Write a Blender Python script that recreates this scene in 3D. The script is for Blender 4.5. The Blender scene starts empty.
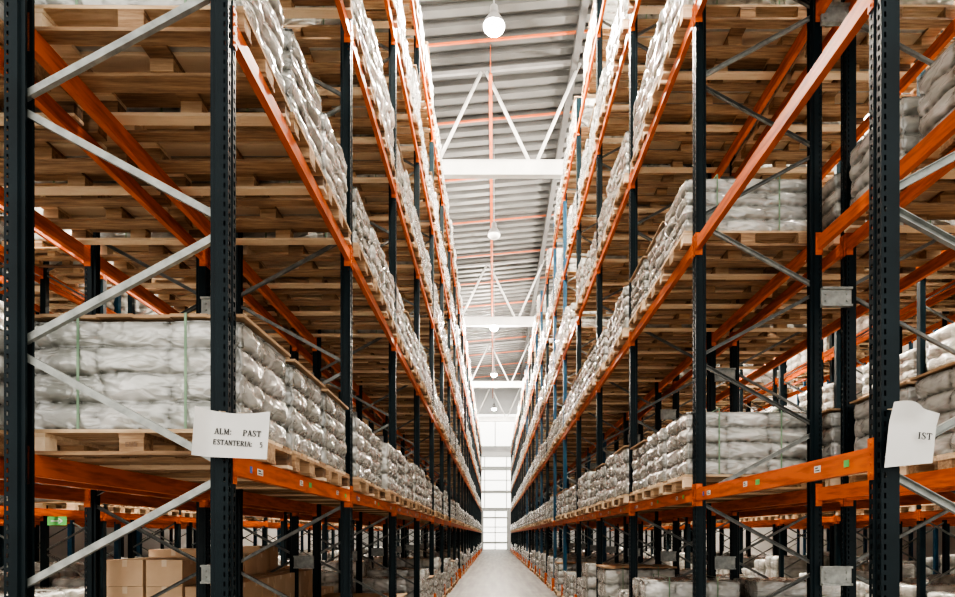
import bpy, bmesh, math, random
import numpy as np
from mathutils import Vector, Matrix, noise
random.seed(7)
scene = bpy.context.scene
COL = scene.collection
CAMH = 1.75
try:
    scene.view_settings.view_transform = 'AgX'
    scene.view_settings.look = 'AgX - High Contrast'
    scene.view_settings.exposure = 0.15
except Exception as e:
    print(e)

# ---------------------------------------------------------------- materials
def mat_base(name):
    m = bpy.data.materials.new(name); m.use_nodes = True
    nt = m.node_tree; b = nt.nodes['Principled BSDF']
    return m, nt, b
def N(nt, t, **kw):
    n = nt.nodes.new(t)
    for k, v in kw.items():
        setattr(n, k, v)
    return n
def ramp(nt, fac, stops):
    r = N(nt, 'ShaderNodeValToRGB')
    e = r.color_ramp.elements
    e[0].position = stops[0][0]; e[0].color = (*stops[0][1], 1)
    e[1].position = stops[-1][0]; e[1].color = (*stops[-1][1], 1)
    for p, c in stops[1:-1]:
        x = e.new(p); x.color = (*c, 1)
    nt.links.new(fac, r.inputs[0])
    return r
def noisy(name, c1, c2, scale=5, rough=0.5, metal=0.0, bump=0.0, stretch=(1, 1, 1), detail=4, coords='Object', spec=0.5, lo=0.3, hi=0.7):
    m, nt, b = mat_base(name)
    tc = N(nt, 'ShaderNodeTexCoord'); mp = N(nt, 'ShaderNodeMapping')
    mp.inputs['Scale'].default_value = stretch
    nt.links.new(tc.outputs[coords], mp.inputs[0])
    n = N(nt, 'ShaderNodeTexNoise'); n.inputs['Scale'].default_value = scale; n.inputs['Detail'].default_value = detail
    nt.links.new(mp.outputs[0], n.inputs['Vector'])
    r = ramp(nt, n.outputs['Fac'], [(lo, c1), (hi, c2)])
    nt.links.new(r.outputs[0], b.inputs['Base Color'])
    b.inputs['Roughness'].default_value = rough; b.inputs['Metallic'].default_value = metal
    b.inputs['Specular IOR Level'].default_value = spec
    if bump:
        bn = N(nt, 'ShaderNodeBump'); bn.inputs['Strength'].default_value = bump; bn.inputs['Distance'].default_value = 0.01
        nt.links.new(n.outputs['Fac'], bn.inputs['Height']); nt.links.new(bn.outputs[0], b.inputs['Normal'])
    return m
def emis(name, col, st):
    m, nt, b = mat_base(name)
    b.inputs['Base Color'].default_value = (*col, 1)
    b.inputs['Emission Color'].default_value = (*col, 1)
    b.inputs['Emission Strength'].default_value = st
    return m

M_POST = noisy('post_paint', (0.003, 0.009, 0.012), (0.007, 0.017, 0.022), 3, 0.42, spec=0.2)
M_POSTB = noisy('post_paint_blue', (0.01, 0.05, 0.09), (0.02, 0.08, 0.14), 3, 0.4, spec=0.3)
M_BEAM = noisy('beam_paint', (0.36, 0.065, 0.012), (0.62, 0.135, 0.026), 6, 0.45, spec=0.35, stretch=(2, 0.5, 4), detail=8, lo=0.32, hi=0.55)
M_GALV = noisy('galvanised', (0.22, 0.235, 0.225), (0.40, 0.42, 0.40), 14, 0.45, 0.35)
M_GALVD = noisy('shaded_galvanised', (0.10, 0.105, 0.10), (0.20, 0.21, 0.20), 14, 0.5, 0.3)  # same galvanised steel, darkened in colour for braces out of the light
M_WHITE = noisy('white_steel', (0.42, 0.43, 0.42), (0.54, 0.54, 0.53), 1.5, 0.5)
M_PAPER = noisy('paper', (0.60, 0.60, 0.58), (0.70, 0.70, 0.68), 3, 0.7)
M_INK = noisy('ink', (0.02, 0.02, 0.02), (0.04, 0.04, 0.04), 3, 0.7)
M_STAMP = noisy('faint_stamp', (0.16, 0.11, 0.08), (0.24, 0.16, 0.11), 30, 0.8)
M_STRAP = noisy('green_strap', (0.14, 0.24, 0.15), (0.22, 0.34, 0.22), 5, 0.4)
M_CARD = noisy('cardboard', (0.56, 0.39, 0.25), (0.66, 0.48, 0.32), 4, 0.85, bump=0.1)
M_TAPE = noisy('tape', (0.66, 0.52, 0.37), (0.72, 0.58, 0.43), 4, 0.35)
M_SHEET = noisy('card_sheet', (0.34, 0.22, 0.13), (0.46, 0.31, 0.19), 3, 0.85)
M_PIPE = noisy('orange_pipe', (0.34, 0.075, 0.022), (0.44, 0.11, 0.035), 3, 0.5)
M_DARKB = noisy('dark_beam', (0.04, 0.04, 0.04), (0.06, 0.06, 0.06), 3, 0.6)
M_WALL = noisy('wall_panel', (0.60, 0.58, 0.55), (0.70, 0.68, 0.65), 0.6, 0.7)
M_WALLW = noisy('wall_white', (0.50, 0.50, 0.49), (0.58, 0.58, 0.57), 0.6, 0.6)
M_GREEN = noisy('green_label', (0.08, 0.40, 0.10), (0.15, 0.5, 0.15), 3, 0.6)
M_BLUE = noisy('blue_label', (0.03, 0.12, 0.4), (0.05, 0.16, 0.5), 3, 0.6)
M_LAMPG = emis('lamp_glass', (1.0, 0.96, 0.90), 25)
M_LAMPOFF = emis('lamp_glass_dim', (0.6, 0.6, 0.6), 0.1)
M_ALU = noisy('aluminium', (0.2, 0.2, 0.2), (0.3, 0.3, 0.3), 5, 0.4, 0.5)
M_GLOW = emis('daylight_panel', (1.0, 0.98, 0.92), 2.0)
M_FILL_PANEL = emis('fill_light_panel', (1.0, 0.95, 0.87), 14.0)  # glow for the added roof fill panels
M_FILL_END = emis('fill_light_end', (1.0, 0.97, 0.92), 3.5)  # glow for the added fill panel at the far end
M_ROOF = noisy('roof_sheet', (0.045, 0.046, 0.046), (0.10, 0.101, 0.10), 0.5, 0.5, 0.2)
M_TOPC = noisy('grey_steel', (0.14, 0.14, 0.14), (0.2, 0.2, 0.2), 1.5, 0.5)

def wood_mat():
    m, nt, b = mat_base('pallet_wood')
    mp = N(nt, 'ShaderNodeMapping'); mp.inputs['Scale'].default_value = (1.4, 16, 16)
    g = N(nt, 'ShaderNodeNewGeometry')
    nt.links.new(g.outputs['Position'], mp.inputs[0])
    n = N(nt, 'ShaderNodeTexNoise'); n.inputs['Scale'].default_value = 2.2; n.inputs['Detail'].default_value = 7; n.inputs['Roughness'].default_value = 0.65
    nt.links.new(mp.outputs[0], n.inputs['Vector'])
    a = N(nt, 'ShaderNodeMath', operation='MULTIPLY'); nt.links.new(n.outputs['Fac'], a.inputs[0]); a.inputs[1].default_value = 0.75
    c = N(nt, 'ShaderNodeMath', operation='MULTIPLY_ADD'); nt.links.new(g.outputs['Random Per Island'], c.inputs[0]); c.inputs[1].default_value = 0.7
    nt.links.new(a.outputs[0], c.inputs[2])
    r = ramp(nt, c.outputs[0], [(0.28, (0.08, 0.045, 0.026)), (0.5, (0.28, 0.168, 0.092)), (0.72, (0.53, 0.36, 0.215)), (1.0, (0.80, 0.63, 0.44))])
    nt.links.new(r.outputs[0], b.inputs['Base Color'])
    b.inputs['Roughness'].default_value = 0.75
    bn = N(nt, 'ShaderNodeBump'); bn.inputs['Strength'].default_value = 0.7; bn.inputs['Distance'].default_value = 0.008
    nt.links.new(n.outputs['Fac'], bn.inputs['Height']); nt.links.new(bn.outputs[0], b.inputs['Normal'])
    return m
M_WOOD = wood_mat()

def film_mat():
    # pale grey-white sacks seen through clear stretch film
    m, nt, b = mat_base('stretch_film')
    g = N(nt, 'ShaderNodeNewGeometry')
    oi = N(nt, 'ShaderNodeObjectInfo')
    n = N(nt, 'ShaderNodeTexNoise'); n.inputs['Scale'].default_value = 1.0; n.inputs['Detail'].default_value = 2; n.inputs['Distortion'].default_value = 0.5
    mp = N(nt, 'ShaderNodeMapping'); mp.inputs['Scale'].default_value = (3.5, 3.5, 6)
    nt.links.new(g.outputs['Position'], mp.inputs[0]); nt.links.new(mp.outputs[0], n.inputs['Vector'])
    mu = N(nt, 'ShaderNodeMath', operation='MULTIPLY_ADD'); nt.links.new(oi.outputs['Random'], mu.inputs[0]); mu.inputs[1].default_value = 0.10
    nt.links.new(n.outputs['Fac'], mu.inputs[2])
    r = ramp(nt, mu.outputs[0], [(0.32, (0.36, 0.37, 0.335)), (0.54, (0.48, 0.487, 0.455)), (0.76, (0.66, 0.66, 0.635))])
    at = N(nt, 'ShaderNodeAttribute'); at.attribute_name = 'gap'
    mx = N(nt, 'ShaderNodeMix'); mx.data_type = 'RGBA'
    nt.links.new(at.outputs['Fac'], mx.inputs['Factor']); nt.links.new(r.outputs[0], mx.inputs[6]); mx.inputs[7].default_value = (0.06, 0.065, 0.05, 1)  # gaps between sacks darkened in the colour, standing in for crevice shade
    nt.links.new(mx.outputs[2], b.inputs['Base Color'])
    b.inputs['Roughness'].default_value = 0.22; b.inputs['Specular IOR Level'].default_value = 0.8
    b.inputs['Coat Weight'].default_value = 1.0; b.inputs['Coat Roughness'].default_value = 0.05; b.inputs['Coat IOR'].default_value = 1.8
    mp2 = N(nt, 'ShaderNodeMapping'); mp2.inputs['Scale'].default_value = (4.5, 4.5, 13); mp2.inputs['Rotation'].default_value = (0.28, 0.33, 0)
    nt.links.new(g.outputs['Position'], mp2.inputs[0])
    w = N(nt, 'ShaderNodeTexNoise'); w.inputs['Scale'].default_value = 1.0; w.inputs['Detail'].default_value = 1.5; w.inputs['Distortion'].default_value = 1.0
    nt.links.new(mp2.outputs[0], w.inputs['Vector'])
    s1 = N(nt, 'ShaderNodeMath', operation='SUBTRACT'); nt.links.new(w.outputs['Fac'], s1.inputs[0]); s1.inputs[1].default_value = 0.5
    s2 = N(nt, 'ShaderNodeMath', operation='ABSOLUTE'); nt.links.new(s1.outputs[0], s2.inputs[0])
    bp = N(nt, 'ShaderNodeBump'); bp.inputs['Strength'].default_value = 1.0; bp.inputs['Distance'].default_value = 0.06; bp.invert = True
    nt.links.new(s2.outputs[0], bp.inputs['Height'])
    nt.links.new(bp.outputs[0], b.inputs['Coat Normal'])
    bp2 = N(nt, 'ShaderNodeBump'); bp2.inputs['Strength'].default_value = 0.6; bp2.inputs['Distance'].default_value = 0.03; bp2.invert = True
    nt.links.new(s2.outputs[0], bp2.inputs['Height']); nt.links.new(bp2.outputs[0], b.inputs['Normal'])
    return m
M_FILM = film_mat()

def floor_mat():
    m, nt, b = mat_base('concrete_floor')
    g = N(nt, 'ShaderNodeNewGeometry')
    n = N(nt, 'ShaderNodeTexNoise'); n.inputs['Scale'].default_value = 1.4; n.inputs['Detail'].default_value = 9; n.inputs['Roughness'].default_value = 0.65
    nt.links.new(g.outputs['Position'], n.inputs['Vector'])
    n2 = N(nt, 'ShaderNodeTexNoise'); n2.inputs['Scale'].default_value = 1; n2.inputs['Detail'].default_value = 5
    mp = N(nt, 'ShaderNodeMapping'); mp.inputs['Scale'].default_value = (5, 0.25, 1)
    nt.links.new(g.outputs['Position'], mp.inputs[0]); nt.links.new(mp.outputs[0], n2.inputs['Vector'])
    ad = N(nt, 'ShaderNodeMath', operation='MULTIPLY_ADD'); nt.links.new(n2.outputs['Fac'], ad.inputs[0]); ad.inputs[1].default_value = 0.6; nt.links.new(n.outputs['Fac'], ad.inputs[2])
    r = ramp(nt, ad.outputs[0], [(0.6, (0.08, 0.072, 0.064)), (0.8, (0.20, 0.185, 0.168)), (0.98, (0.34, 0.32, 0.295))])
    nt.links.new(r.outputs[0], b.inputs['Base Color'])
    r2 = ramp(nt, n.outputs['Fac'], [(0.3, (0.32, 0.32, 0.32)), (0.7, (0.6, 0.6, 0.6))])
    nt.links.new(r2.outputs[0], b.inputs['Roughness']); b.inputs['Specular IOR Level'].default_value = 0.3
    return m
M_FLOOR = floor_mat()

# ---------------------------------------------------------------- mesh helpers
BF = [(0, 1, 3, 2), (4, 6, 7, 5), (0, 4, 5, 1), (2, 3, 7, 6), (0, 2, 6, 4), (1, 5, 7, 3)]
class MB:
    def __init__(s): s.v = []; s.f = []; s.m = []
    def box(s, x0, x1, y0, y1, z0, z1, mi=0):
        o = len(s.v)
        for x in (x0, x1):
            for y in (y0, y1):
                for z in (z0, z1): s.v.append((x, y, z))
        for f in BF: s.f.append(tuple(o + i for i in f)); s.m.append(mi)
    def bar(s, p, q, w, t, up=(0, 1, 0), mi=0):
        p = Vector(p); q = Vector(q); d = (q - p).normalized(); u = Vector(up)
        if abs(d.dot(u)) > 0.99: u = Vector((0, 0, 1))
        a = d.cross(u).normalized(); b = a.cross(d).normalized()
        o = len(s.v)
        for e in (p, q):
            for i in (-1, 1):
                for j in (-1, 1): s.v.append(tuple(e + a * i * w / 2 + b * j * t / 2))
        for f in BF: s.f.append(tuple(o + i for i in f)); s.m.append(mi)
    def tube(s, p, q, r, n=10, r2=None, mi=0, cap=True):
        p = Vector(p); q = Vector(q); d = (q - p).normalized()
        u = Vector((0, 0, 1)) if abs(d.z) < 0.9 else Vector((1, 0, 0))
        a = d.cross(u).normalized(); b = a.cross(d)
        r2 = r if r2 is None else r2
        o = len(s.v)
        for e, rr in ((p, r), (q, r2)):
            for i in range(n):
                t = 2 * math.pi * i / n
                s.v.append(tuple(e + a * math.cos(t) * rr + b * math.sin(t) * rr))
        for i in range(n):
            j = (i + 1) % n
            s.f.append((o + i, o + j, o + n + j, o + n + i)); s.m.append(mi)
        if cap:
            s.f.append(tuple(o + i for i in range(n))[::-1]); s.m.append(mi)
            s.f.append(tuple(o + n + i for i in range(n))); s.m.append(mi)
    def lathe(s, prof, n=28, mi=0):
        o = len(s.v)
        for r, zz in prof:
            for i in range(n):
                t = 2 * math.pi * i / n; s.v.append((r * math.cos(t), r * math.sin(t), zz))
        for k in range(len(prof) - 1):
            for i in range(n):
                j = (i + 1) % n; s.f.append((o + k * n + i, o + k * n + j, o + (k + 1) * n + j, o + (k + 1) * n + i)); s.m.append(mi)
    def mesh(s, name, mats, smooth=False, fixn=True):
        me = bpy.data.meshes.new(name); me.from_pydata(s.v, [], s.f)
        for m in mats: me.materials.append(m)
        me.polygons.foreach_set('material_index', s.m)
        if fixn:
            bm = bmesh.new(); bm.from_mesh(me); bmesh.ops.recalc_face_normals(bm, faces=bm.faces); bm.to_mesh(me); bm.free()
        if smooth: me.polygons.foreach_set('use_smooth', [True] * len(me.polygons))
        me.update(); return me
def add(name, data, loc=(0, 0, 0), rot=(0, 0, 0), parent=None, label=None, cat=None, group=None, kind=None):
    o = bpy.data.objects.new(name, data); o.location = loc; o.rotation_euler = rot
    COL.objects.link(o)
    if parent is not None: o.parent = parent
    if label: o['label'] = label
    if cat: o['category'] = cat
    if group: o['group'] = group
    if kind: o['kind'] = kind
    return o

def merge_instances(name, base, xfs):
    nv = len(base.vertices); nl = len(base.loops); npg = len(base.polygons)
    co = np.empty(nv * 3); base.vertices.foreach_get('co', co); co = co.reshape(-1, 3)
    vi = np.empty(nl, dtype=np.int32); base.loops.foreach_get('vertex_index', vi)
    ls = np.empty(npg, dtype=np.int32); base.polygons.foreach_get('loop_start', ls)
    mi = np.empty(npg, dtype=np.int32); base.polygons.foreach_get('material_index', mi)
    gap = None
    if 'gap' in base.attributes:
        gap = np.empty(nv, dtype=np.float32); base.attributes['gap'].data.foreach_get('value', gap)
    k = len(xfs); V = np.empty((k, nv, 3))
    for i, (x, y, z, rz, sz) in enumerate(xfs):
        c, s = math.cos(rz), math.sin(rz)
        V[i, :, 0] = co[:, 0] * c - co[:, 1] * s + x
        V[i, :, 1] = co[:, 0] * s + co[:, 1] * c + y
        V[i, :, 2] = co[:, 2] * sz + z
    me = bpy.data.meshes.new(name)
    me.vertices.add(k * nv); me.vertices.foreach_set('co', V.ravel())
    me.loops.add(k * nl); me.loops.foreach_set('vertex_index', (vi[None, :] + (np.arange(k) * nv)[:, None]).ravel().astype(np.int32))
    me.polygons.add(k * npg); me.polygons.foreach_set('loop_start', (ls[None, :] + (np.arange(k) * nl)[:, None]).ravel().astype(np.int32))
    me.polygons.foreach_set('material_index', np.tile(mi, k))
    sm = len(base.polygons) and base.polygons[0].use_smooth
    me.polygons.foreach_set('use_smooth', [bool(sm)] * (k * npg))
    if gap is not None:
        a = me.attributes.new('gap', 'FLOAT', 'POINT'); a.data.foreach_set('value', np.tile(gap, k))
    for m in base.materials: me.materials.append(m)
    me.update(calc_edges=True); me.validate()
    return me

# ---------------------------------------------------------------- component meshes
POST_H = 11.75
HD = 0.59
def post_mesh(name, mat):
    prof = []
    def seg(a, b, hole=False): prof.append((a, b, hole))
    for a, b, h in [(-0.05, -0.038, 0), (-0.038, -0.022, 1), (-0.022, -0.014, 0)]: seg((0, a), (0, b), h)
    seg((0, -0.014), (-0.012, -0.009)); seg((-0.012, -0.009), (-0.012, 0.009)); seg((-0.012, 0.009), (0, 0.014))
    for a, b, h in [(0.014, 0.022, 0), (0.022, 0.038, 1), (0.038, 0.05, 0)]: seg((0, a), (0, b), h)
    for sgn in (-1, 1):
        seg((0, sgn * 0.05), (-0.014, sgn * 0.05)); seg((-0.014, sgn * 0.05), (-0.024, sgn * 0.05), True); seg((-0.024, sgn * 0.05), (-0.07, sgn * 0.05))
        seg((-0.07, sgn * 0.05), (-0.078, sgn * 0.034)); seg((-0.078, sgn * 0.034), (-0.1, sgn * 0.034)); seg((-0.1, sgn * 0.034), (-0.1, sgn * 0.018))
    v = []; f = []
    pitch = 0.05; rows = int(POST_H / pitch)
    for (a, b, h) in prof:
        if not h:
            o = len(v); v += [(a[0], a[1], 0.01), (b[0], b[1], 0.01), (b[0], b[1], POST_H), (a[0], a[1], POST_H)]; f.append((o, o + 1, o + 2, o + 3))
        else:
            for r in range(rows):
                z0 = 0.01 + r * pitch; z1 = z0 + 0.024 if r < rows - 1 else POST_H
                o = len(v); v += [(a[0], a[1], z0), (b[0], b[1], z0), (b[0], b[1], z1), (a[0], a[1], z1)]; f.append((o, o + 1, o + 2, o + 3))
    mb = MB(); mb.v = v; mb.f = f; mb.m = [0] * len(f)
    mb.box(-0.12, 0.03, -0.07, 0.07, 0, 0.01)
    return mb.mesh(name, [mat], fixn=False)
ME_POST = post_mesh('post_mesh', M_POST)
NODES = []
z = 0.135; side = -1
while z < POST_H - 0.2:
    NODES.append((side, z)); side = -side; z += 0.655
def brace_mb(mb, a, b, mi=0, w=0.038):
    (s0, z0), (s1, z1) = a, b
    p = Vector(((HD - .06) * s0, 0, z0 + 0.04)); q = Vector(((HD - .06) * s1, 0, z1 - 0.04))
    d = (q - p).normalized(); n = Vector((-d.z, 0, d.x))
    mb.bar(p, q, w, 0.003, (0, 1, 0), mi)
    for sg in (-1, 1):
        off = n * (w / 2 - .001) * sg + Vector((0, 0.014, 0))
        mb.bar(p + off, q + off, 0.003, 0.028, (0, 1, 0), mi)
    for e in (p, q):
        mb.tube(e + Vector((0, -0.008, 0)), e + Vector((0, 0.01, 0)), 0.011, 6, mi=mi)
ME_BRACE = []; ME_BRACED = []
for i in range(len(NODES) - 1):
    mb = MB(); brace_mb(mb, NODES[i], NODES[i + 1]); ME_BRACE.append(mb.mesh('brace_mesh', [M_GALV]))
    mb = MB(); brace_mb(mb, NODES[i], NODES[i + 1], 0, 0.03); ME_BRACED.append(mb.mesh('brace_mesh', [M_GALVD]))
def far_frame(mat, galv):
    mb = MB()
    for sg in (-1, 1):
        x0, x1 = (HD - .1, HD) if sg > 0 else (-HD, -HD + .1)
        mb.box(x0, x1, -0.05, 0.05, 0.01, POST_H, 0)
        mb.box(x0 - .02, x1 + .02, -0.07, 0.07, 0, 0.01, 0)
    for i in range(len(NODES) - 1):
        (s0, z0), (s1, z1) = NODES[i], NODES[i + 1]
        mb.bar(((HD - .09) * s0, 0, z0 + 0.04), ((HD - .09) * s1, 0, z1 - 0.04), 0.032, 0.028, (0, 1, 0), 1)
    return mb.mesh('frame_mesh', [mat, galv])
ME_FRAME = far_frame(M_POST, M_GALVD); ME_FRAMEB = far_frame(M_POSTB, M_GALV)
def beam_mesh(detail=True):
    mb = MB()
    L = 1.35
    if detail:
        mb.box(-0.046, 0.0, -L, L, -0.06, 0.045); mb.box(-0.046, -0.018, -L, L, 0.045, 0.06)
        for sg in (-1, 1):
            a, b = sorted((sg * L, sg * (L - 0.005)))
            mb.box(-0.06, 0.004, a, b, -0.11, 0.10)
            a, b = sorted((sg * (L - 0.005), sg * (L + 0.043)))
            mb.box(0.001, 0.005, a, b, -0.11, 0.10)
            for zz in (-0.08, -0.03, 0.02, 0.07):
                mb.tube((0.005, sg * (L + 0.02), zz), (0.009, sg * (L + 0.02), zz), 0.008, 8)
    else:
        mb.box(-0.046, 0, -L - 0.04, L + 0.04, -0.06, 0.06)
    return mb.mesh('beam_mesh', [M_BEAM])
ME_BEAM = beam_mesh(); ME_BEAM_LO = beam_mesh(False)

PL = 0.63
def pallet_mesh(seed=0):
    rnd = random.Random(seed); mb = MB()
    j = lambda a: rnd.uniform(-a, a)
    for (c, w) in ((-0.3275, 0.145), (-0.175, 0.1), (0, 0.145), (0.175, 0.1), (0.3275, 0.145)):
        c += j(0.014) if abs(c) < 0.3 else 0
        mb.box(-PL + abs(j(.012)), PL - abs(j(.012)), c - w / 2, c + w / 2, 0.122, 0.143 + j(.001))
    for c in (-PL + 0.0725, 0, PL - 0.0725):
        mb.box(c - 0.0725, c + 0.0725, -0.4, 0.4, 0.1, 0.122)
        for (yc, w) in ((-0.35, 0.1), (0, 0.145), (0.35, 0.1)):
            mb.box(c - 0.07 + j(.004), c + 0.07 + j(.004), yc - w / 2 + .002, yc + w / 2 - .002, 0.022, 0.1)
    for (yc, w) in ((-0.35, 0.1), (0, 0.145), (0.35, 0.1)):
        yy = yc + (j(.02) if yc == 0 else 0)
        mb.box(-PL, PL, yy - w / 2, yy + w / 2, 0, 0.022)
    return mb.mesh('pallet_mesh', [M_WOOD])
ME_PALLETS = [pallet_mesh(i) for i in range(8)]
ME_PALLET = ME_PALLETS[0]

def load_mesh(seed, rx, ry, rz, layers, cx, cy, H=0.62, gap_shade_k=0.7):
    bm = bmesh.new()
    def grid(o, u, v, nu, nv):
        vs = [[bm.verts.new(Vector(o) + Vector(u) * i / nu + Vector(v) * j / nv) for j in range(nv + 1)] for i in range(nu + 1)]
        for i in range(nu):
            for j in range(nv): bm.faces.new((vs[i][j], vs[i + 1][j], vs[i + 1][j + 1], vs[i][j + 1]))
    grid((-1, -1, 0), (2, 0, 0), (0, 0, 1), rx, rz); grid((-1, 1, 0), (2, 0, 0), (0, 0, 1), rx, rz)
    grid((-1, -1, 0), (0, 2, 0), (0, 0, 1), ry, rz); grid((1, -1, 0), (0, 2, 0), (0, 0, 1), ry, rz)
    grid((-1, -1, 1), (2, 0, 0), (0, 2, 0), rx, ry); grid((-1, -1, 0), (2, 0, 0), (0, 2, 0), rx, ry)
    bmesh.ops.remove_doubles(bm, verts=bm.verts, dist=1e-4)
    HX, HY = 0.612, 0.386
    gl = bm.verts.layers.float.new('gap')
    def bulge(t, p):
        return abs(math.sin(math.pi * t)) ** p
    for v in bm.verts:
        x, y, zz = v.co
        nz = noise.noise(Vector((x * 2.5 + seed * 7, y * 2.5, zz * 4)))
        nw = noise.noise(Vector((x * 2.2 + seed * 5, y * 2.2, zz * 1.5 + 31)))
        nf = noise.noise(Vector((x * 3 + seed * 3, y * 3, zz * 14 + x * 4.5 + 9)))
        nh = noise.noise(Vector((x * 11 + seed * 3, y * 8, zz * 12)))
        zl = min(max((zz + 0.05 * nw * (1 - abs(2 * zz - 1))), 0), 0.9999) * layers
        li = int(zl)
        shift = 0.5 * (li % 2) if cx > 3 else 0
        lay = bulge(zl, 0.45)
        rr = noise.noise(Vector((li * 3.1 + seed, 5.5, 0))) * 0.15
        colx = bulge(cx * (x + 1) / 2 + 0.05 * nh + shift + rr + 0.0001, 0.4)
        coly = bulge(cy * (y + 1) / 2 + 0.05 * nh + 0.0001, 0.4)
        X = x * HX; Y = y * HY; Z = zz * H
        sidex = abs(x) > 0.999; sidey = abs(y) > 0.999
        push = noise.noise(Vector((li * 5.3 + seed, 2.2 * x, 2.2 * y))) * 0.014
        edge = 1 - max(0, 1 - zz * 12) * 0.6
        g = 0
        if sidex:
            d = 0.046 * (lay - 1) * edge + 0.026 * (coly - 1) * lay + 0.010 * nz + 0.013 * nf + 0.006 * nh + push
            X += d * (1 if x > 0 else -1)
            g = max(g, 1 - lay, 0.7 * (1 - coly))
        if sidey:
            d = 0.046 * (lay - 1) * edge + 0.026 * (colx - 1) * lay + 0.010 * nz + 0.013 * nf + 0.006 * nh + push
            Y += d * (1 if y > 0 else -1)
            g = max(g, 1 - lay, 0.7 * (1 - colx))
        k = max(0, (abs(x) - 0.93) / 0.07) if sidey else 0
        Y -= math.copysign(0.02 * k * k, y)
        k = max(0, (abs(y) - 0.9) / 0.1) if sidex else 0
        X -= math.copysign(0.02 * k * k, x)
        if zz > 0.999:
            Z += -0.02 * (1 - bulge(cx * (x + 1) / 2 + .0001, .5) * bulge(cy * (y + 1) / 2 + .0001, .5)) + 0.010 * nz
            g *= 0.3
        g = max(0.0, min(1.0, (g * 1.7 - 0.15) * gap_shade_k * (0.8 + 0.9 * nh)))
        v[gl] = g  # painted crevice shade, strongest between layers and sacks
        Y = max(-0.397, min(0.397, Y)); X = max(-0.63, min(0.63, X))
        v.co = (X, Y, Z)
    bmesh.ops.recalc_face_normals(bm, faces=bm.faces)
    me = bpy.data.meshes.new('load_mesh'); bm.to_mesh(me); bm.free()
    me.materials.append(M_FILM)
    me.polygons.foreach_set('use_smooth', [True] * len(me.polygons))
    return me
ME_LOADS = [load_mesh(1, 96, 64, 72, 4, 3, 2, gap_shade_k=0.9), load_mesh(2, 64, 44, 52, 4, 3, 2), load_mesh(3, 64, 44, 52, 3, 4, 3), load_mesh(4, 64, 44, 52, 4, 3, 2)]
ME_LOAD_LO = load_mesh(5, 12, 8, 12, 3, 3, 2, gap_shade_k=0.6)
def strap_mesh(H):
    mb = MB(); w = 0.007
    mb.box(-w, w, -0.4005, -0.3975, 0, H); mb.box(-w, w, 0.3975, 0.4005, 0, H); mb.box(-w, w, -0.4005, 0.4005, H, H + 0.003)
    return mb.mesh('strap_mesh', [M_STRAP])
ME_STRAP = strap_mesh(0.64)
def sheet_mesh():
    mb = MB(); n = 12
    for i in range(n):
        a = -0.62 + 1.24 * i / n; b = -0.62 + 1.24 * (i + 1) / n
        h = 0.004 * math.sin(i * 1.7)
        mb.box(a, b + 0.002, -0.39, 0.39, 0.0 + h, 0.018 + h)
    return mb.mesh('sheet_mesh', [M_SHEET])
ME_SHEET = sheet_mesh()

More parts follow.
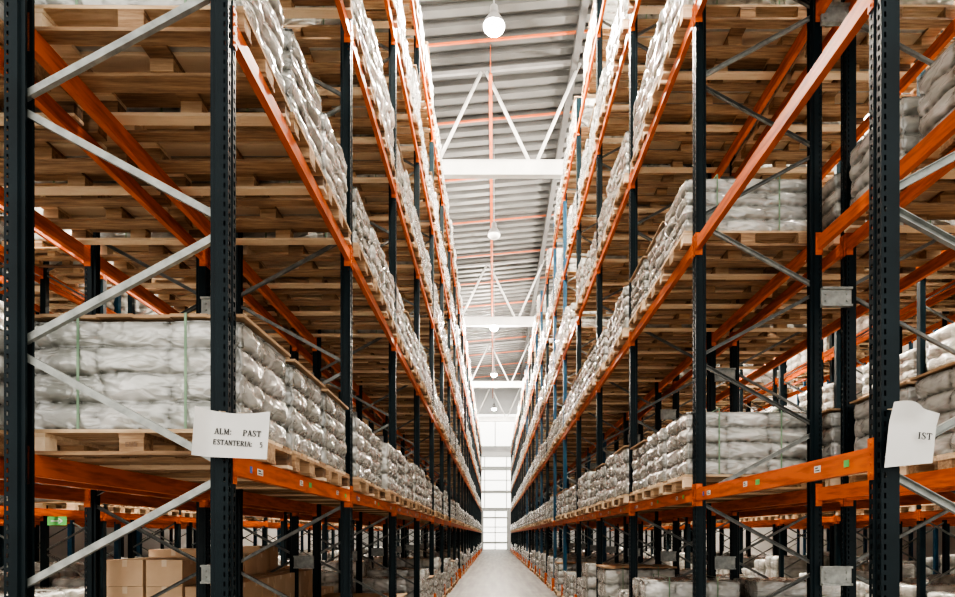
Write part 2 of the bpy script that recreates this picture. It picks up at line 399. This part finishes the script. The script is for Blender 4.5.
# ---------------------------------------------------------------- racks
LEVELS = [2.14, 4.49, 6.67, 8.85, 11.0]
PITCH = 2.8
ROWS = [
    ('L1', -1.99, 3.34, 1, 24), ('R1', 2.48, 3.10, -1, 24), ('L2', -3.40, 3.34, -1, 24), ('R2', 3.89, 3.10, 1, 24),
    ('L3', -7.9, 3.34, 1, 14), ('R3', 8.4, 3.10, -1, 14), ('L4', -9.3, 3.34, -1, 12), ('R4', 9.8, 3.10, 1, 12),
    ('L5', -14.2, 3.34, 1, 10), ('R5', 14.6, 3.10, -1, 10)]
slots = []
for (rn, cx, y0, sg, nb) in ROWS:
    rack = add('pallet_rack', None, (cx, y0, 0), label='tall dark blue and orange steel pallet rack row with wrapped pallets', cat='pallet rack', group='warehouse pallet racks')
    rack.empty_display_size = 0.3
    for i in range(nb + 1):
        yy = i * PITCH
        rot = 0 if sg > 0 else math.pi
        ndet = 4 if rn in ('L1', 'R1', 'L2', 'R2') else 0
        if i < ndet:
            fr = add('upright_frame', None, (0, yy, 0), (0, 0, rot), rack); fr.empty_display_size = 0.2
            add('post', ME_POST, (HD, 0, 0), (0, 0, 0), fr, label='dark blue perforated steel post')
            add('post', ME_POST, (-HD, 0, 0), (0, 0, math.pi), fr, label='dark blue perforated steel post')
            for k, me in enumerate(ME_BRACE):
                lt = (i == 0) or (rn == 'R1' and i == 1 and k % 3 == 0)
                add('diagonal_brace', me if lt else ME_BRACED[k], (0, 0, 0), (0, 0, 0), fr, label='galvanised steel diagonal brace' if lt else 'galvanised steel diagonal brace, shade put into its colour')
        else:
            blue = (rn == 'R1' and i in (5, 6, 8, 9, 12)) or (rn in ('L4', 'R5'))
            add('upright_frame', ME_FRAMEB if blue else ME_FRAME, (0, yy, 0), (0, 0, rot), rack)
    far = []
    cnt = 0
    for b in range(nb):
        for li, lz in enumerate(LEVELS):
            for s2 in (1, -1):
                x = HD * s2; yy = (b + 0.5) * PITCH; rz = 0 if s2 > 0 else math.pi
                if cnt < 100:
                    bo = add('beam', ME_BEAM, (x, yy, lz), (0, 0, rz), rack); cnt += 1
                    if li == 0 and s2 == sg and rn in ('L1', 'R1') and b < 4:
                        for jx, (yo, m, w) in enumerate(((-1.14, M_BLUE, 0.016), (-1.0, M_PAPER, 0.045), (-0.2, M_PAPER, 0.035), (0.02, M_GREEN, 0.035), (0.85, M_PAPER, 0.035), (1.15, M_GREEN, 0.025))):
                            mb = MB(); mb.box(0.0005, 0.002, -w, w, -0.022, 0.016)
                            if m is M_PAPER:
                                mb.box(0.002, 0.0026, -w * .7, w * .2, 0.0, 0.008, 1); mb.box(0.002, 0.0026, -w * .7, w * .7, -0.014, -0.008, 1)
                            yo2 = yo + random.uniform(-.1, .1) * (b > 0)
                            add('sticker', mb.mesh('sticker_mesh', [m, M_INK]), (0, yo2, random.uniform(-.008, .008)), (0, 0, 0), bo, label='small printed shelf location sticker')
                else:
                    far.append((x, yy, lz, rz, 1))
    if far:
        add('beam', merge_instances('beams_far', ME_BEAM_LO, far), parent=rack, kind='stuff')
    if rn in ('L1', 'R1'):
        mb = MB()
        mb.box(-0.14, 0.14, -0.012, 0.012, -0.09, 0.09); mb.box(-0.14, 0.14, -0.04, -0.012, 0.07, 0.09); mb.box(-0.14, 0.14, -0.04, -0.012, -0.09, -0.07)
        for a in (-0.1, 0.1):
            mb.tube((a, -0.022, 0.03), (a, -0.012, 0.03), 0.012, 6); mb.tube((a, -0.022, -0.03), (a, -0.012, -0.03), 0.012, 6)
        ms = mb.mesh('spacer_mesh', [M_GALV])
        for i in range(1, 9):
            for zz in (1.38, 3.97, 6.6, 9.2):
                add('row_spacer', ms, (-sg * (HD + 0.115), i * PITCH - 0.075, zz), (0, 0, 0), rack, label='galvanised plate tying back-to-back racks')
    for b in range(nb):
        for li in range(-1, len(LEVELS)):
            zb = 0 if li < 0 else LEVELS[li] + 0.06
            for p in range(3):
                slots.append((rn, b, li, p, cx, y0 + b * PITCH + (0.525, 1.4, 2.275)[p], zb, sg))
def occupied(s):
    rn, b, li, p = s[:4]
    if rn == 'R1' and b == 0 and li in (0, 1, -1): return False
    if rn in ('L1',) and b < 1 and li == -1: return False
    if rn in ('L1', 'R1', 'R2') and b == 1 and li == -1: return True
    if rn == 'L2' and b < 3 and li == -1: return False
    if rn == 'R2' and b < 1 and li == -1: return False
    if rn[0] == 'L' and rn in ('L1', 'L2') and b < 5 and li >= 0: return True
    if li == 4: return random.random() < (0.5 if rn[0] == 'R' else 0.75)
    if li == -1: return random.random() < 0.85
    if rn[1] in '345': return random.random() < (0.75 if li > 0 else 0.6)
    if rn in ('L2', 'R2'): return random.random() < 0.9
    return random.random() < 0.95
occ = [s for s in slots if occupied(s)]
def key(s):
    rn, b, li, p, x, y, z0, sg = s
    d = math.sqrt(x * x + y * y + (z0 - CAMH) ** 2)
    d *= {'1': 1, '2': 1.5, '3': 2.2, '4': 3, '5': 4}[rn[1]]
    if z0 > CAMH:
        py = 536 - (z0 - CAMH) / (y + .4) * 625
        if py < -20: d += 100
    return d
occ.sort(key=key)
farp = []; farl = []
first = None
for n, s in enumerate(occ):
    rn, b, li, p, x, y, zb, sg = s
    hero = (rn == 'L1' and li == 0 and b == 0)
    rz = random.uniform(-0.010, 0.010); x += random.uniform(-0.03, 0.03)
    sz = random.choice((1.0, 1.0, 0.95, 1.08, 1.0, 1.15))
    if li >= 2: sz = random.choice((1.0, 1.2, 1.35, 1.1))
    if li == -1: sz = random.choice((1.0, 1.5, 1.3, 1.1, 1.7)) if b < 6 else random.choice((0.9, 1.2, 1.5))
    if rn == 'L1' and li == 0 and b < 2: sz = 1.0
    if rn == 'R1' and li == 1 and b == 1: sz = 0.85
    if n < 300:
        po = add('pallet', random.choice(ME_PALLETS), (x, y, zb), (0, 0, rz), label='four-way wooden pallet under film-wrapped goods', cat='pallet', group='wooden pallets on the racks')
        lm = ME_LOADS[0] if (hero and p == 0) else random.choice(ME_LOADS)
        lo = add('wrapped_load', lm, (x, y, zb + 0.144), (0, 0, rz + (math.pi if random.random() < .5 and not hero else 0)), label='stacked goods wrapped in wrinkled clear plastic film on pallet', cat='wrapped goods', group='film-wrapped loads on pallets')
        lo.scale = (1, 1, sz)
        if key(s) < 12.5:
            for xo in (-0.3, 0.3):
                add('strap', ME_STRAP, (xo, 0, -0.0), (0, 0, 0), lo, label='green plastic strap')
        if hero or random.random() < 0.25 or (rn == 'R2' and li == 0 and b == 0):
            add('top_sheet', ME_SHEET, (0, 0, 0.622), (0, 0, 0), lo, label='brown cardboard top sheet')
            if hero and p == 0: first = po
    else:
        farp.append((x, y, zb, rz, 1)); farl.append((x, y, zb + 0.144, rz, sz))
add('pallet', merge_instances('pallets_far', ME_PALLET, farp), label='wooden pallets filling the distant rack bays', cat='pallet', kind='stuff')
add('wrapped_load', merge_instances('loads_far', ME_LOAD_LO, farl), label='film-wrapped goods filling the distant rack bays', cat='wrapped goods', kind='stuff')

# ---------------------------------------------------------------- serif stencil lettering built from strokes
V_, T_ = 0.19, 0.10
def glyph(c):
    S = []
    sf = lambda x, z, w=0.34: S.append((x - w / 2, z, x + w / 2, z, T_ * 0.8))
    if c == 'A': S += [(0.12, 0.04, 0.42, 1, T_), (0.42, 1, 0.74, 0.04, V_), (0.22, 0.34, 0.6, 0.34, T_)]; sf(0.12, .04, .28); sf(0.74, .04, .3); W = .9
    elif c == 'L': S += [(0.2, 0, 0.2, 1, V_), (0.1, .04, 0.68, .04, T_), (0.66, 0, 0.66, 0.25, T_)]; sf(0.2, .96); W = .82
    elif c == 'M': S += [(0.15, 0, 0.15, 1, T_), (0.15, 1, 0.5, 0.1, V_), (0.5, 0.1, 0.85, 1, T_), (0.85, 0, 0.85, 1, V_)]; sf(.15, .04, .26); sf(.85, .04); sf(.12, .96, .2); sf(.88, .96, .28); W = 1.12
    elif c == 'P': S += [(0.2, 0, 0.2, 1, V_), (0.2, .96, .55, .96, T_), (.55, .96, .68, .85, T_), (.68, .88, .68, .6, V_), (.68, .62, .55, .5, T_), (.55, .5, .2, .5, T_)]; sf(.2, .04); W = .86
    elif c == 'S': S += [(.66, .7, .66, .95, T_), (.6, .93, .3, .97, T_), (.3, .97, .15, .78, V_), (.15, .74, .6, .36, V_), (.62, .36, .58, .12, V_), (.56, .04, .2, .04, T_), (.13, .04, .13, .3, T_)]; W = .82
    elif c == 'T': S += [(0.4, 0, 0.4, 1, V_), (0.04, .96, .76, .96, T_), (.06, .72, .06, 1, T_), (.74, .72, .74, 1, T_)]; sf(.4, .04); W = .86
    elif c == 'E': S += [(0.2, 0, 0.2, 1, V_), (0.1, .04, .7, .04, T_), (.1, .96, .7, .96, T_), (.2, .5, .55, .5, T_), (.68, 0, .68, .25, T_), (.68, .75, .68, 1, T_), (.54, .38, .54, .62, T_)]; W = .86
    elif c == 'N': S += [(0.15, 0, 0.15, 1, T_), (0.15, .98, .72, 0.02, V_), (.72, 0, .72, 1, T_)]; sf(.15, .04, .26); sf(.72, .96, .28); W = .94
    elif c == 'R': S += [(0.2, 0, 0.2, 1, V_), (0.2, .96, .52, .96, T_), (.52, .96, .64, .86, T_), (.64, .88, .64, .64, V_), (.64, .64, .5, .53, T_), (.5, .53, .2, .53, T_), (.42, .53, .74, .04, V_)]; sf(.2, .04); sf(.78, .04, .2); W = .92
    elif c == 'I': S += [(0.22, 0, 0.22, 1, V_)]; sf(.22, .04); sf(.22, .96); W = .5
    elif c == 'U': S += [(0.2, .15, 0.2, 1, V_), (.2, .15, .35, .03, T_), (.35, .03, .55, .03, T_), (.55, .03, .68, .15, T_), (.68, .15, .68, 1, T_)]; sf(.2, .96); sf(.68, .96, .26); W = .9
    elif c == '5': S += [(.2, .52, .2, .97, T_), (.18, .93, .62, .93, V_ * .8), (.18, .56, .48, .6, T_), (.5, .60, .64, .38, V_ * .8), (.64, .36, .5, .08, V_ * .8), (.5, .04, .12, .06, T_)]; W = .8
    elif c == ':': S += [(.15, .08, .15, .24, V_), (.15, .56, .15, .72, V_)]; W = .4
    else: W = .5
    return S, W
def letters(s, h, mat, sq=1.0):
    mb = MB(); x = 0; dy = 0
    for c in s:
        S, W = glyph(c)
        for (x0, z0, x1, z1, w) in S:
            dy += 1e-5
            mb.bar(((x + x0) * h * sq, -dy, z0 * h), ((x + x1) * h * sq, -dy, z1 * h), w * h, 0.0008, (0, 1, 0))
        x += W
    return mb.mesh('lettering_mesh', [mat])
if first:
    add('stamp', letters('EUR', 0.026, M_STAMP), (0.0 - 0.035, -0.404 + 0.0015, 0.045), (0, 0, 0), first, label='faint dark stamp on pallet block')

# ---------------------------------------------------------------- hanging paper signs
def sheet(w, h, curl, fold):
    nx, nz = 24, 14; v = []; f = []
    for i in range(nx + 1):
        for j in range(nz + 1):
            u = i / nx; t = j / nz
            v.append(((u) * w, curl(u, t), (t - 1) * h + fold(u, t)))
    for i in range(nx):
        for j in range(nz):
            a = i * (nz + 1) + j; f.append((a, a + nz + 1, a + nz + 2, a + 1))
    mb = MB(); mb.v = v; mb.f = f; mb.m = [0] * len(f)
    return mb.mesh('sign_sheet', [M_PAPER], smooth=True, fixn=False)
c1 = lambda u, t: -0.06 * max(0, (0.18 - u) / 0.18) ** 1.3
s1 = add('paper_sign', sheet(0.36, 0.25, c1, lambda u, t: -0.02 * math.sin(u * 3) * t + 0.01 * u), (-1.515, 3.225, 2.41), (0, math.radians(4), 0),
         label='white paper location sign tied to dark rack post', cat='sign')
add('lettering', letters('ALM:    PAST', 0.031, M_INK, 0.90), (0.082, -0.003, -0.128), (0, 0, 0), s1)
add('lettering', letters('ESTANTERIA:   5', 0.027, M_INK, 0.86), (0.078, -0.003, -0.182), (0, 0, 0), s1)
mb = MB(); mb.bar((0.10, 0.0, -0.01), (0.10, 0.06, 0.0), 0.01, 0.004); mb.bar((0.2, 0.0, -0.01), (0.2, 0.06, 0.0), 0.01, 0.004)
add('tape', mb.mesh('tape_mesh', [M_TAPE]), (0, 0, 0), (0, 0, 0), s1)
def fold2(u, t):
    return 0.05 * (1 - t) * (u - 0.5) + (-0.07 * max(0, u - 0.55) + 0.014 * (abs(math.sin(u * 4.2 + 0.6)) - 0.8)) * t ** 3
c2 = lambda u, t: 0.05 * (u - 0.3) ** 2 - 0.05 * max(0, t - 0.7) * (1 + math.sin(u * 6)) * 1.5
s2 = add('paper_sign', sheet(0.24, 0.29, c2, fold2), (1.90, 2.985, 2.39), (0, math.radians(6), 0),
         label='crumpled white paper sign hanging crookedly on dark rack post', cat='sign')
add('lettering', letters('IST', 0.032, M_INK), (0.130, -0.016, -0.165), (0, 0, 0), s2)
mb = MB(); mb.bar((0.03, 0.0, -0.03), (0.03, 0.065, -0.02), 0.02, 0.004)
add('tape', mb.mesh('tape_mesh', [M_TAPE]), (0, 0, 0), (0, 0, 0), s2)
mb = MB(); mb.box(-0.16, 0.16, -0.006, 0.006, -0.15, 0.0, 0)
mb.box(-0.10, 0.03, -0.008, -0.006, -0.085, -0.065, 1); mb.bar((0.03, -0.007, -0.035), (0.09, -0.007, -0.075), 0.02, 0.002, (0, 1, 0), 1); mb.bar((0.03, -0.007, -0.115), (0.09, -0.007, -0.075), 0.02, 0.002, (0, 1, 0), 1)
add('direction_sign', mb.mesh('green_sign', [M_GREEN, M_PAPER]), (-7.34, 10.5, 2.078), label='small green sign with white arrow hanging under orange beam', cat='sign')

# ---------------------------------------------------------------- cartons at ground level
def carton_mesh(w, d, h):
    mb = MB(); mb.box(-w / 2, w / 2, -d / 2, d / 2, 0, h, 0)
    mb.box(-w / 2 - .001, w / 2 + .001, -0.025, 0.025, h * .8, h + .001, 1)
    mb.box(-0.025, 0.025, -d / 2 - .001, d / 2 + .001, h - 0.07, h + .0012, 1)
    mb.box(-w / 2, w / 2, -0.0015, 0.0015, h, h + .002, 2)
    return mb.mesh('carton_mesh', [M_CARD, M_TAPE, M_SHEET])
CM = carton_mesh(0.57, 0.38, 0.36); CM2 = carton_mesh(0.37, 0.38, 0.27)
def carton_stack(cx, cy, rows, small=False):
    add('pallet', ME_PALLET, (cx, cy, 0), label='wooden pallet under cardboard cartons', cat='pallet', group='wooden pallets on the racks')
    z0 = 0.145
    xs, me, h = ((-0.4, 0.0, 0.4), CM2, 0.273) if small else ((-0.3, 0.3), CM, 0.363)
    for r in range(rows):
        for sx in xs:
            for sy in (-0.195, 0.195):
                if r == rows - 1 and sx > 0.1: continue
                add('carton', me, (cx + sx, cy + sy, z0 + r * h), (0, 0, random.uniform(-.008, .008)), label='brown taped cardboard carton stacked on pallet', cat='cardboard box', group='cardboard cartons')
carton_stack(-3.36, 6.75, 5, True); carton_stack(-3.40, 7.6, 4); carton_stack(-3.4, 8.45, 5, True); carton_stack(-3.4, 9.5, 4); carton_stack(-3.4, 10.6, 3)

# ---------------------------------------------------------------- post protectors
mb = MB()
mb.box(-0.075, 0.075, -0.075, -0.065, 0.0, 0.4); mb.box(0.065, 0.075, -0.065, 0.065, 0.0, 0.4); mb.box(-0.075, 0.075, 0.065, 0.075, 0, 0.4); mb.box(-0.075, 0.11, -0.11, 0.11, 0, 0.008)
MP = mb.mesh('protector_mesh', [M_BEAM])
for (cx, y0, sg) in ((-1.99, 3.34, 1), (2.48, 3.10, -1)):
    for i in range(0, 25):
        add('post_protector', MP, (cx + sg * (HD - 0.045 + 0.02), y0 + i * PITCH, 0.012), (0, 0, 0 if sg > 0 else math.pi),
            label='orange steel guard around rack post foot', cat='post guard', group='orange post guards')

# ---------------------------------------------------------------- building
W = 16.0; Y0, Y1 = -3.0, 80.0; YR = 58.3
def roofz(x): return 15.55 + 0.09 * x
mb = MB(); mb.box(-W, W, -8, Y1, -0.1, 0); add('floor', mb.mesh('floor_mesh', [M_FLOOR]), kind='structure')
v = []; f = []; y = Y0; pr = []
while y < YR:
    pr += [(y, 0), (y + 0.25, 0), (y + 0.28, 0.15), (y + 0.52, 0.15)]; y += 0.55
for (yy, dz) in pr:
    v += [(-W, yy, roofz(-W) + dz), (W, yy, roofz(W) + dz)]
for i in range(len(pr) - 1): f.append((2 * i, 2 * i + 1, 2 * i + 3, 2 * i + 2))
mb = MB(); mb.v = v; mb.f = f; mb.m = [0] * len(f)
mb.box(-W, W, YR + .3, Y1, 21.0, 21.2)
add('ceiling', mb.mesh('ceiling_mesh', [M_ROOF], fixn=False), kind='structure')
mb = MB(); mb.box(-W - 0.2, -W, Y0, Y1, 0, roofz(-W)); mb.box(-W - .2, -W, YR, Y1, roofz(-W), 21.2); add('wall_left', mb.mesh('wl', [M_WALL]), kind='structure')
mb = MB(); mb.box(W, W + 0.2, Y0, Y1, 0, roofz(W)); mb.box(W, W + 0.2, YR, Y1, roofz(W), 21.2); add('wall_right', mb.mesh('wr', [M_WALL]), kind='structure')
DX0, DX1, DT = -2.6, 2.9, 12.0
mb = MB()
mb.box(-W, DX0, Y1, Y1 + 0.2, 0, 21.2); mb.box(DX1, W, Y1, Y1 + 0.2, 0, 21.2); mb.box(DX0, DX1, Y1, Y1 + 0.2, DT, 13.2); mb.box(DX0, DX1, Y1, Y1 + 0.2, 17.4, 21.2)
mb.box(-W, W, Y1 - 0.06, Y1, 12.9, 13.1); mb.box(-W, W, Y1 - 0.06, Y1, 17.6, 17.8)
for xx in (-12, -9, -6, -4, 4, 6, 9, 12):
    mb.box(xx - .06, xx + .06, Y1 - 0.04, Y1, 12.1, 21)
add('wall_back', mb.mesh('wb', [M_WALLW]), kind='structure')
def grid_panel(name, x0, x1, z0, z1, xsb, zsb, glass):
    mb = MB(); mb.box(x0, x1, Y1 + 0.08, Y1 + 0.1, z0, z1, 0)
    for x in [x0, x1] + xsb:
        mb.box(x - 0.05, x + 0.05, Y1 + 0.0, Y1 + 0.08, z0, z1, 1)
    for zz, t in [(z0, .06), (z1, .06)] + zsb:
        mb.box(x0, x1, Y1 - 0.02, Y1 + 0.08, zz - t, zz + t, 1)
    add(name, mb.mesh(name + '_mesh', [glass, M_GALV]), kind='structure')
grid_panel('door_1', -1.4, 1.7, 0.0, 5.0, [0.15], [(0.9, .12), (2.2, .05), (2.9, .05), (4.1, .1)], M_GLOW)
mb = MB(); mb.box(DX0, -1.45, Y1, Y1 + .2, 0, 5.3); mb.box(1.75, DX1, Y1, Y1 + .2, 0, 5.3); mb.box(-1.45, 1.75, Y1, Y1 + .2, 5.05, 5.3)
add('trim_1', mb.mesh('trim', [M_WALLW]), kind='structure')
grid_panel('window_1', DX0 + .1, DX1 - .1, 5.3, DT - .1, [-1.2, 1.6], [(7.4, .18), (8.9, .05), (10.4, .25)], M_GLOW)
grid_panel('window_7', DX0 + .02, DX1 - .02, 13.2, 17.4, [0.15], [], M_GLOW)
for n, xs, ya, yb in ((2, -5.6, 2, 57), (3, 6.1, 2, 57), (5, -11.9, 2, 45), (6, 12.4, 2, 45)):  # unseen glowing roof panels, added as fill light over the other aisles
    mb = MB(); zz = min(roofz(xs - 0.9), roofz(xs + .9)) - 0.05
    mb.box(xs - 0.9, xs + 0.9, ya, yb, zz - .03, zz)
    add('window_%d' % n, mb.mesh('fill_panel_mesh', [M_FILL_PANEL]), kind='structure')
mb = MB(); mb.box(-6, 6, 61, 76, 20.9, 20.95); add('window_4', mb.mesh('fill_panel_mesh', [M_FILL_END]), kind='structure')  # unseen glowing panel, added to brighten the far end

for yy in (5.3, 18.4, 31.5, 44.6, 57.7):
    tr = add('roof_truss', None, (0, yy, 12.55), label='white painted steel roof truss spanning above the racks', cat='roof truss', group='white roof trusses')
    mb = MB(); mb.box(-W, W, -0.11, 0.11, -0.22, -0.19); mb.box(-W, W, -0.11, 0.11, 0.19, 0.22); mb.box(-W, W, -0.09, 0.09, -0.19, 0.19)
    add('bottom_chord', mb.mesh('chord', [M_WHITE]), parent=tr)
    mb = MB(); mb.bar((-W, 0, roofz(-W) - 12.55 - 0.07), (W, 0, roofz(W) - 12.55 - 0.07), 0.1, 0.1)
    add('top_chord', mb.mesh('chordt', [M_TOPC]), parent=tr, label='thin grey steel top chord')
    xs = -0.3 - 2.9 * 5
    while xs < W - 1.4:
        for a, b in (((xs - 1.35, 0, 0.2), (xs - 0.08, 0, roofz(xs) - 12.55 - 0.13)), ((xs + .08, 0, roofz(xs) - 12.55 - 0.13), (xs + 1.35, 0, 0.2))):
            if a[0] > -W and b[0] < W:
                mb = MB(); mb.tube(a, b, 0.05, 10); add('web_member', mb.mesh('web', [M_WHITE], smooth=True), parent=tr)
        xs += 2.9
y = 14.0
while y < YR:
    mb = MB(); mb.bar((-W, y, roofz(-W) - 0.06), (W, y, roofz(W) - 0.06), 0.055, 0.055)
    add('purlin', mb.mesh('purlin', [M_PIPE]), label='slim orange steel bar under the corrugated roof', cat='purlin', group='orange roof bars'); y += 3.3
for xx in (2.35, -3.0):
    mb = MB(); mb.box(xx - 0.09, xx + 0.09, Y0, YR, roofz(xx) - 0.34, roofz(xx) - 0.10)
    add('roof_girder', mb.mesh('girder', [M_DARKB]), label='dark grey girder running lengthwise under the roof', cat='girder')
mb = MB(); mb.tube((-0.1, 17.4, 14.6), (-0.1, YR, 14.6), 0.05, 10)
yy = 17.5
while yy < YR:
    mb.tube((-0.1, yy, 14.6), (-0.1, yy, 15.5), 0.015, 6); yy += 3
add('sprinkler_pipe', mb.mesh('pipe', [M_PIPE], smooth=True), label='orange pipe running lengthwise beneath the roof', cat='pipe')

# ---------------------------------------------------------------- high bay lamps
mb = MB(); mb.lathe([(0.04, 0.48), (0.08, 0.46), (0.09, 0.30), (0.14, 0.24), (0.20, 0.14), (0.225, 0.06), (0.23, 0.05)])
ME_DOME = mb.mesh('dome', [M_ALU], smooth=True)
GP = [(0.215, 0.07)] + [(0.22 * math.cos(a), 0.05 - 0.15 * math.sin(a)) for a in (0, .3, .6, .9, 1.2, 1.4, 1.56)]
mb = MB(); mb.lathe(GP); ME_GL = mb.mesh('glass', [M_LAMPG], smooth=True)
mb = MB(); mb.lathe(GP); ME_GLD = mb.mesh('glassd', [M_LAMPOFF], smooth=True)
def lamp(x, y, zz, on, energy):
    L = add('hanging_lamp', None, (x, y, zz), label='round high-bay lamp hanging from the roof' + (', lit' if on else ', unlit'), cat='lamp', group='high-bay lamps')
    add('lamp_shade', ME_DOME, parent=L)
    add('lamp_glass', ME_GL if on else ME_GLD, parent=L)
    mb = MB(); mb.tube((0, 0, 0.46), (0, 0, roofz(x) - zz), 0.015, 8); add('stem', mb.mesh('stem', [M_ALU]), parent=L)
    if on:
        ld = bpy.data.lights.new('bulb', 'POINT'); ld.energy = energy; ld.shadow_soft_size = 0.08; ld.color = (1, 0.90, 0.78)
        lo = bpy.data.objects.new('lamp_bulb_light', ld); lo.location = (0, 0, -0.2); COL.objects.link(lo); lo.parent = L
E = 2900
for (y, on) in ((4.5, True), (13.0, True), (22, False), (31.8, True), (41, True), (52, True)):
    lamp(0, y, 12.3, on, E)
for xx in (-5.6, 6.1):  # unseen side-aisle lamps, added as fill light for the rack bays
    for y in (6, 20, 34):
        lamp(xx, y, 12.3, True, E * 2.2)

# ---------------------------------------------------------------- world + camera
w = bpy.data.worlds.new('World'); scene.world = w; w.use_nodes = True
bg = w.node_tree.nodes['Background']; bg.inputs[0].default_value = (1.0, 0.95, 0.88, 1); bg.inputs[1].default_value = 1.85
cam = bpy.data.cameras.new('Camera'); co = bpy.data.objects.new('Camera', cam); COL.objects.link(co)
co.location = (0, 0, CAMH); co.rotation_euler = (math.pi / 2, 0, 0)
cam.sensor_width = 36; cam.sensor_fit = 'HORIZONTAL'; cam.lens = 625 / 955 * 36
cam.shift_x = -(494 - 477.5) / 955; cam.shift_y = (536 - 298.5) / 955
cam.clip_end = 300
scene.camera = co
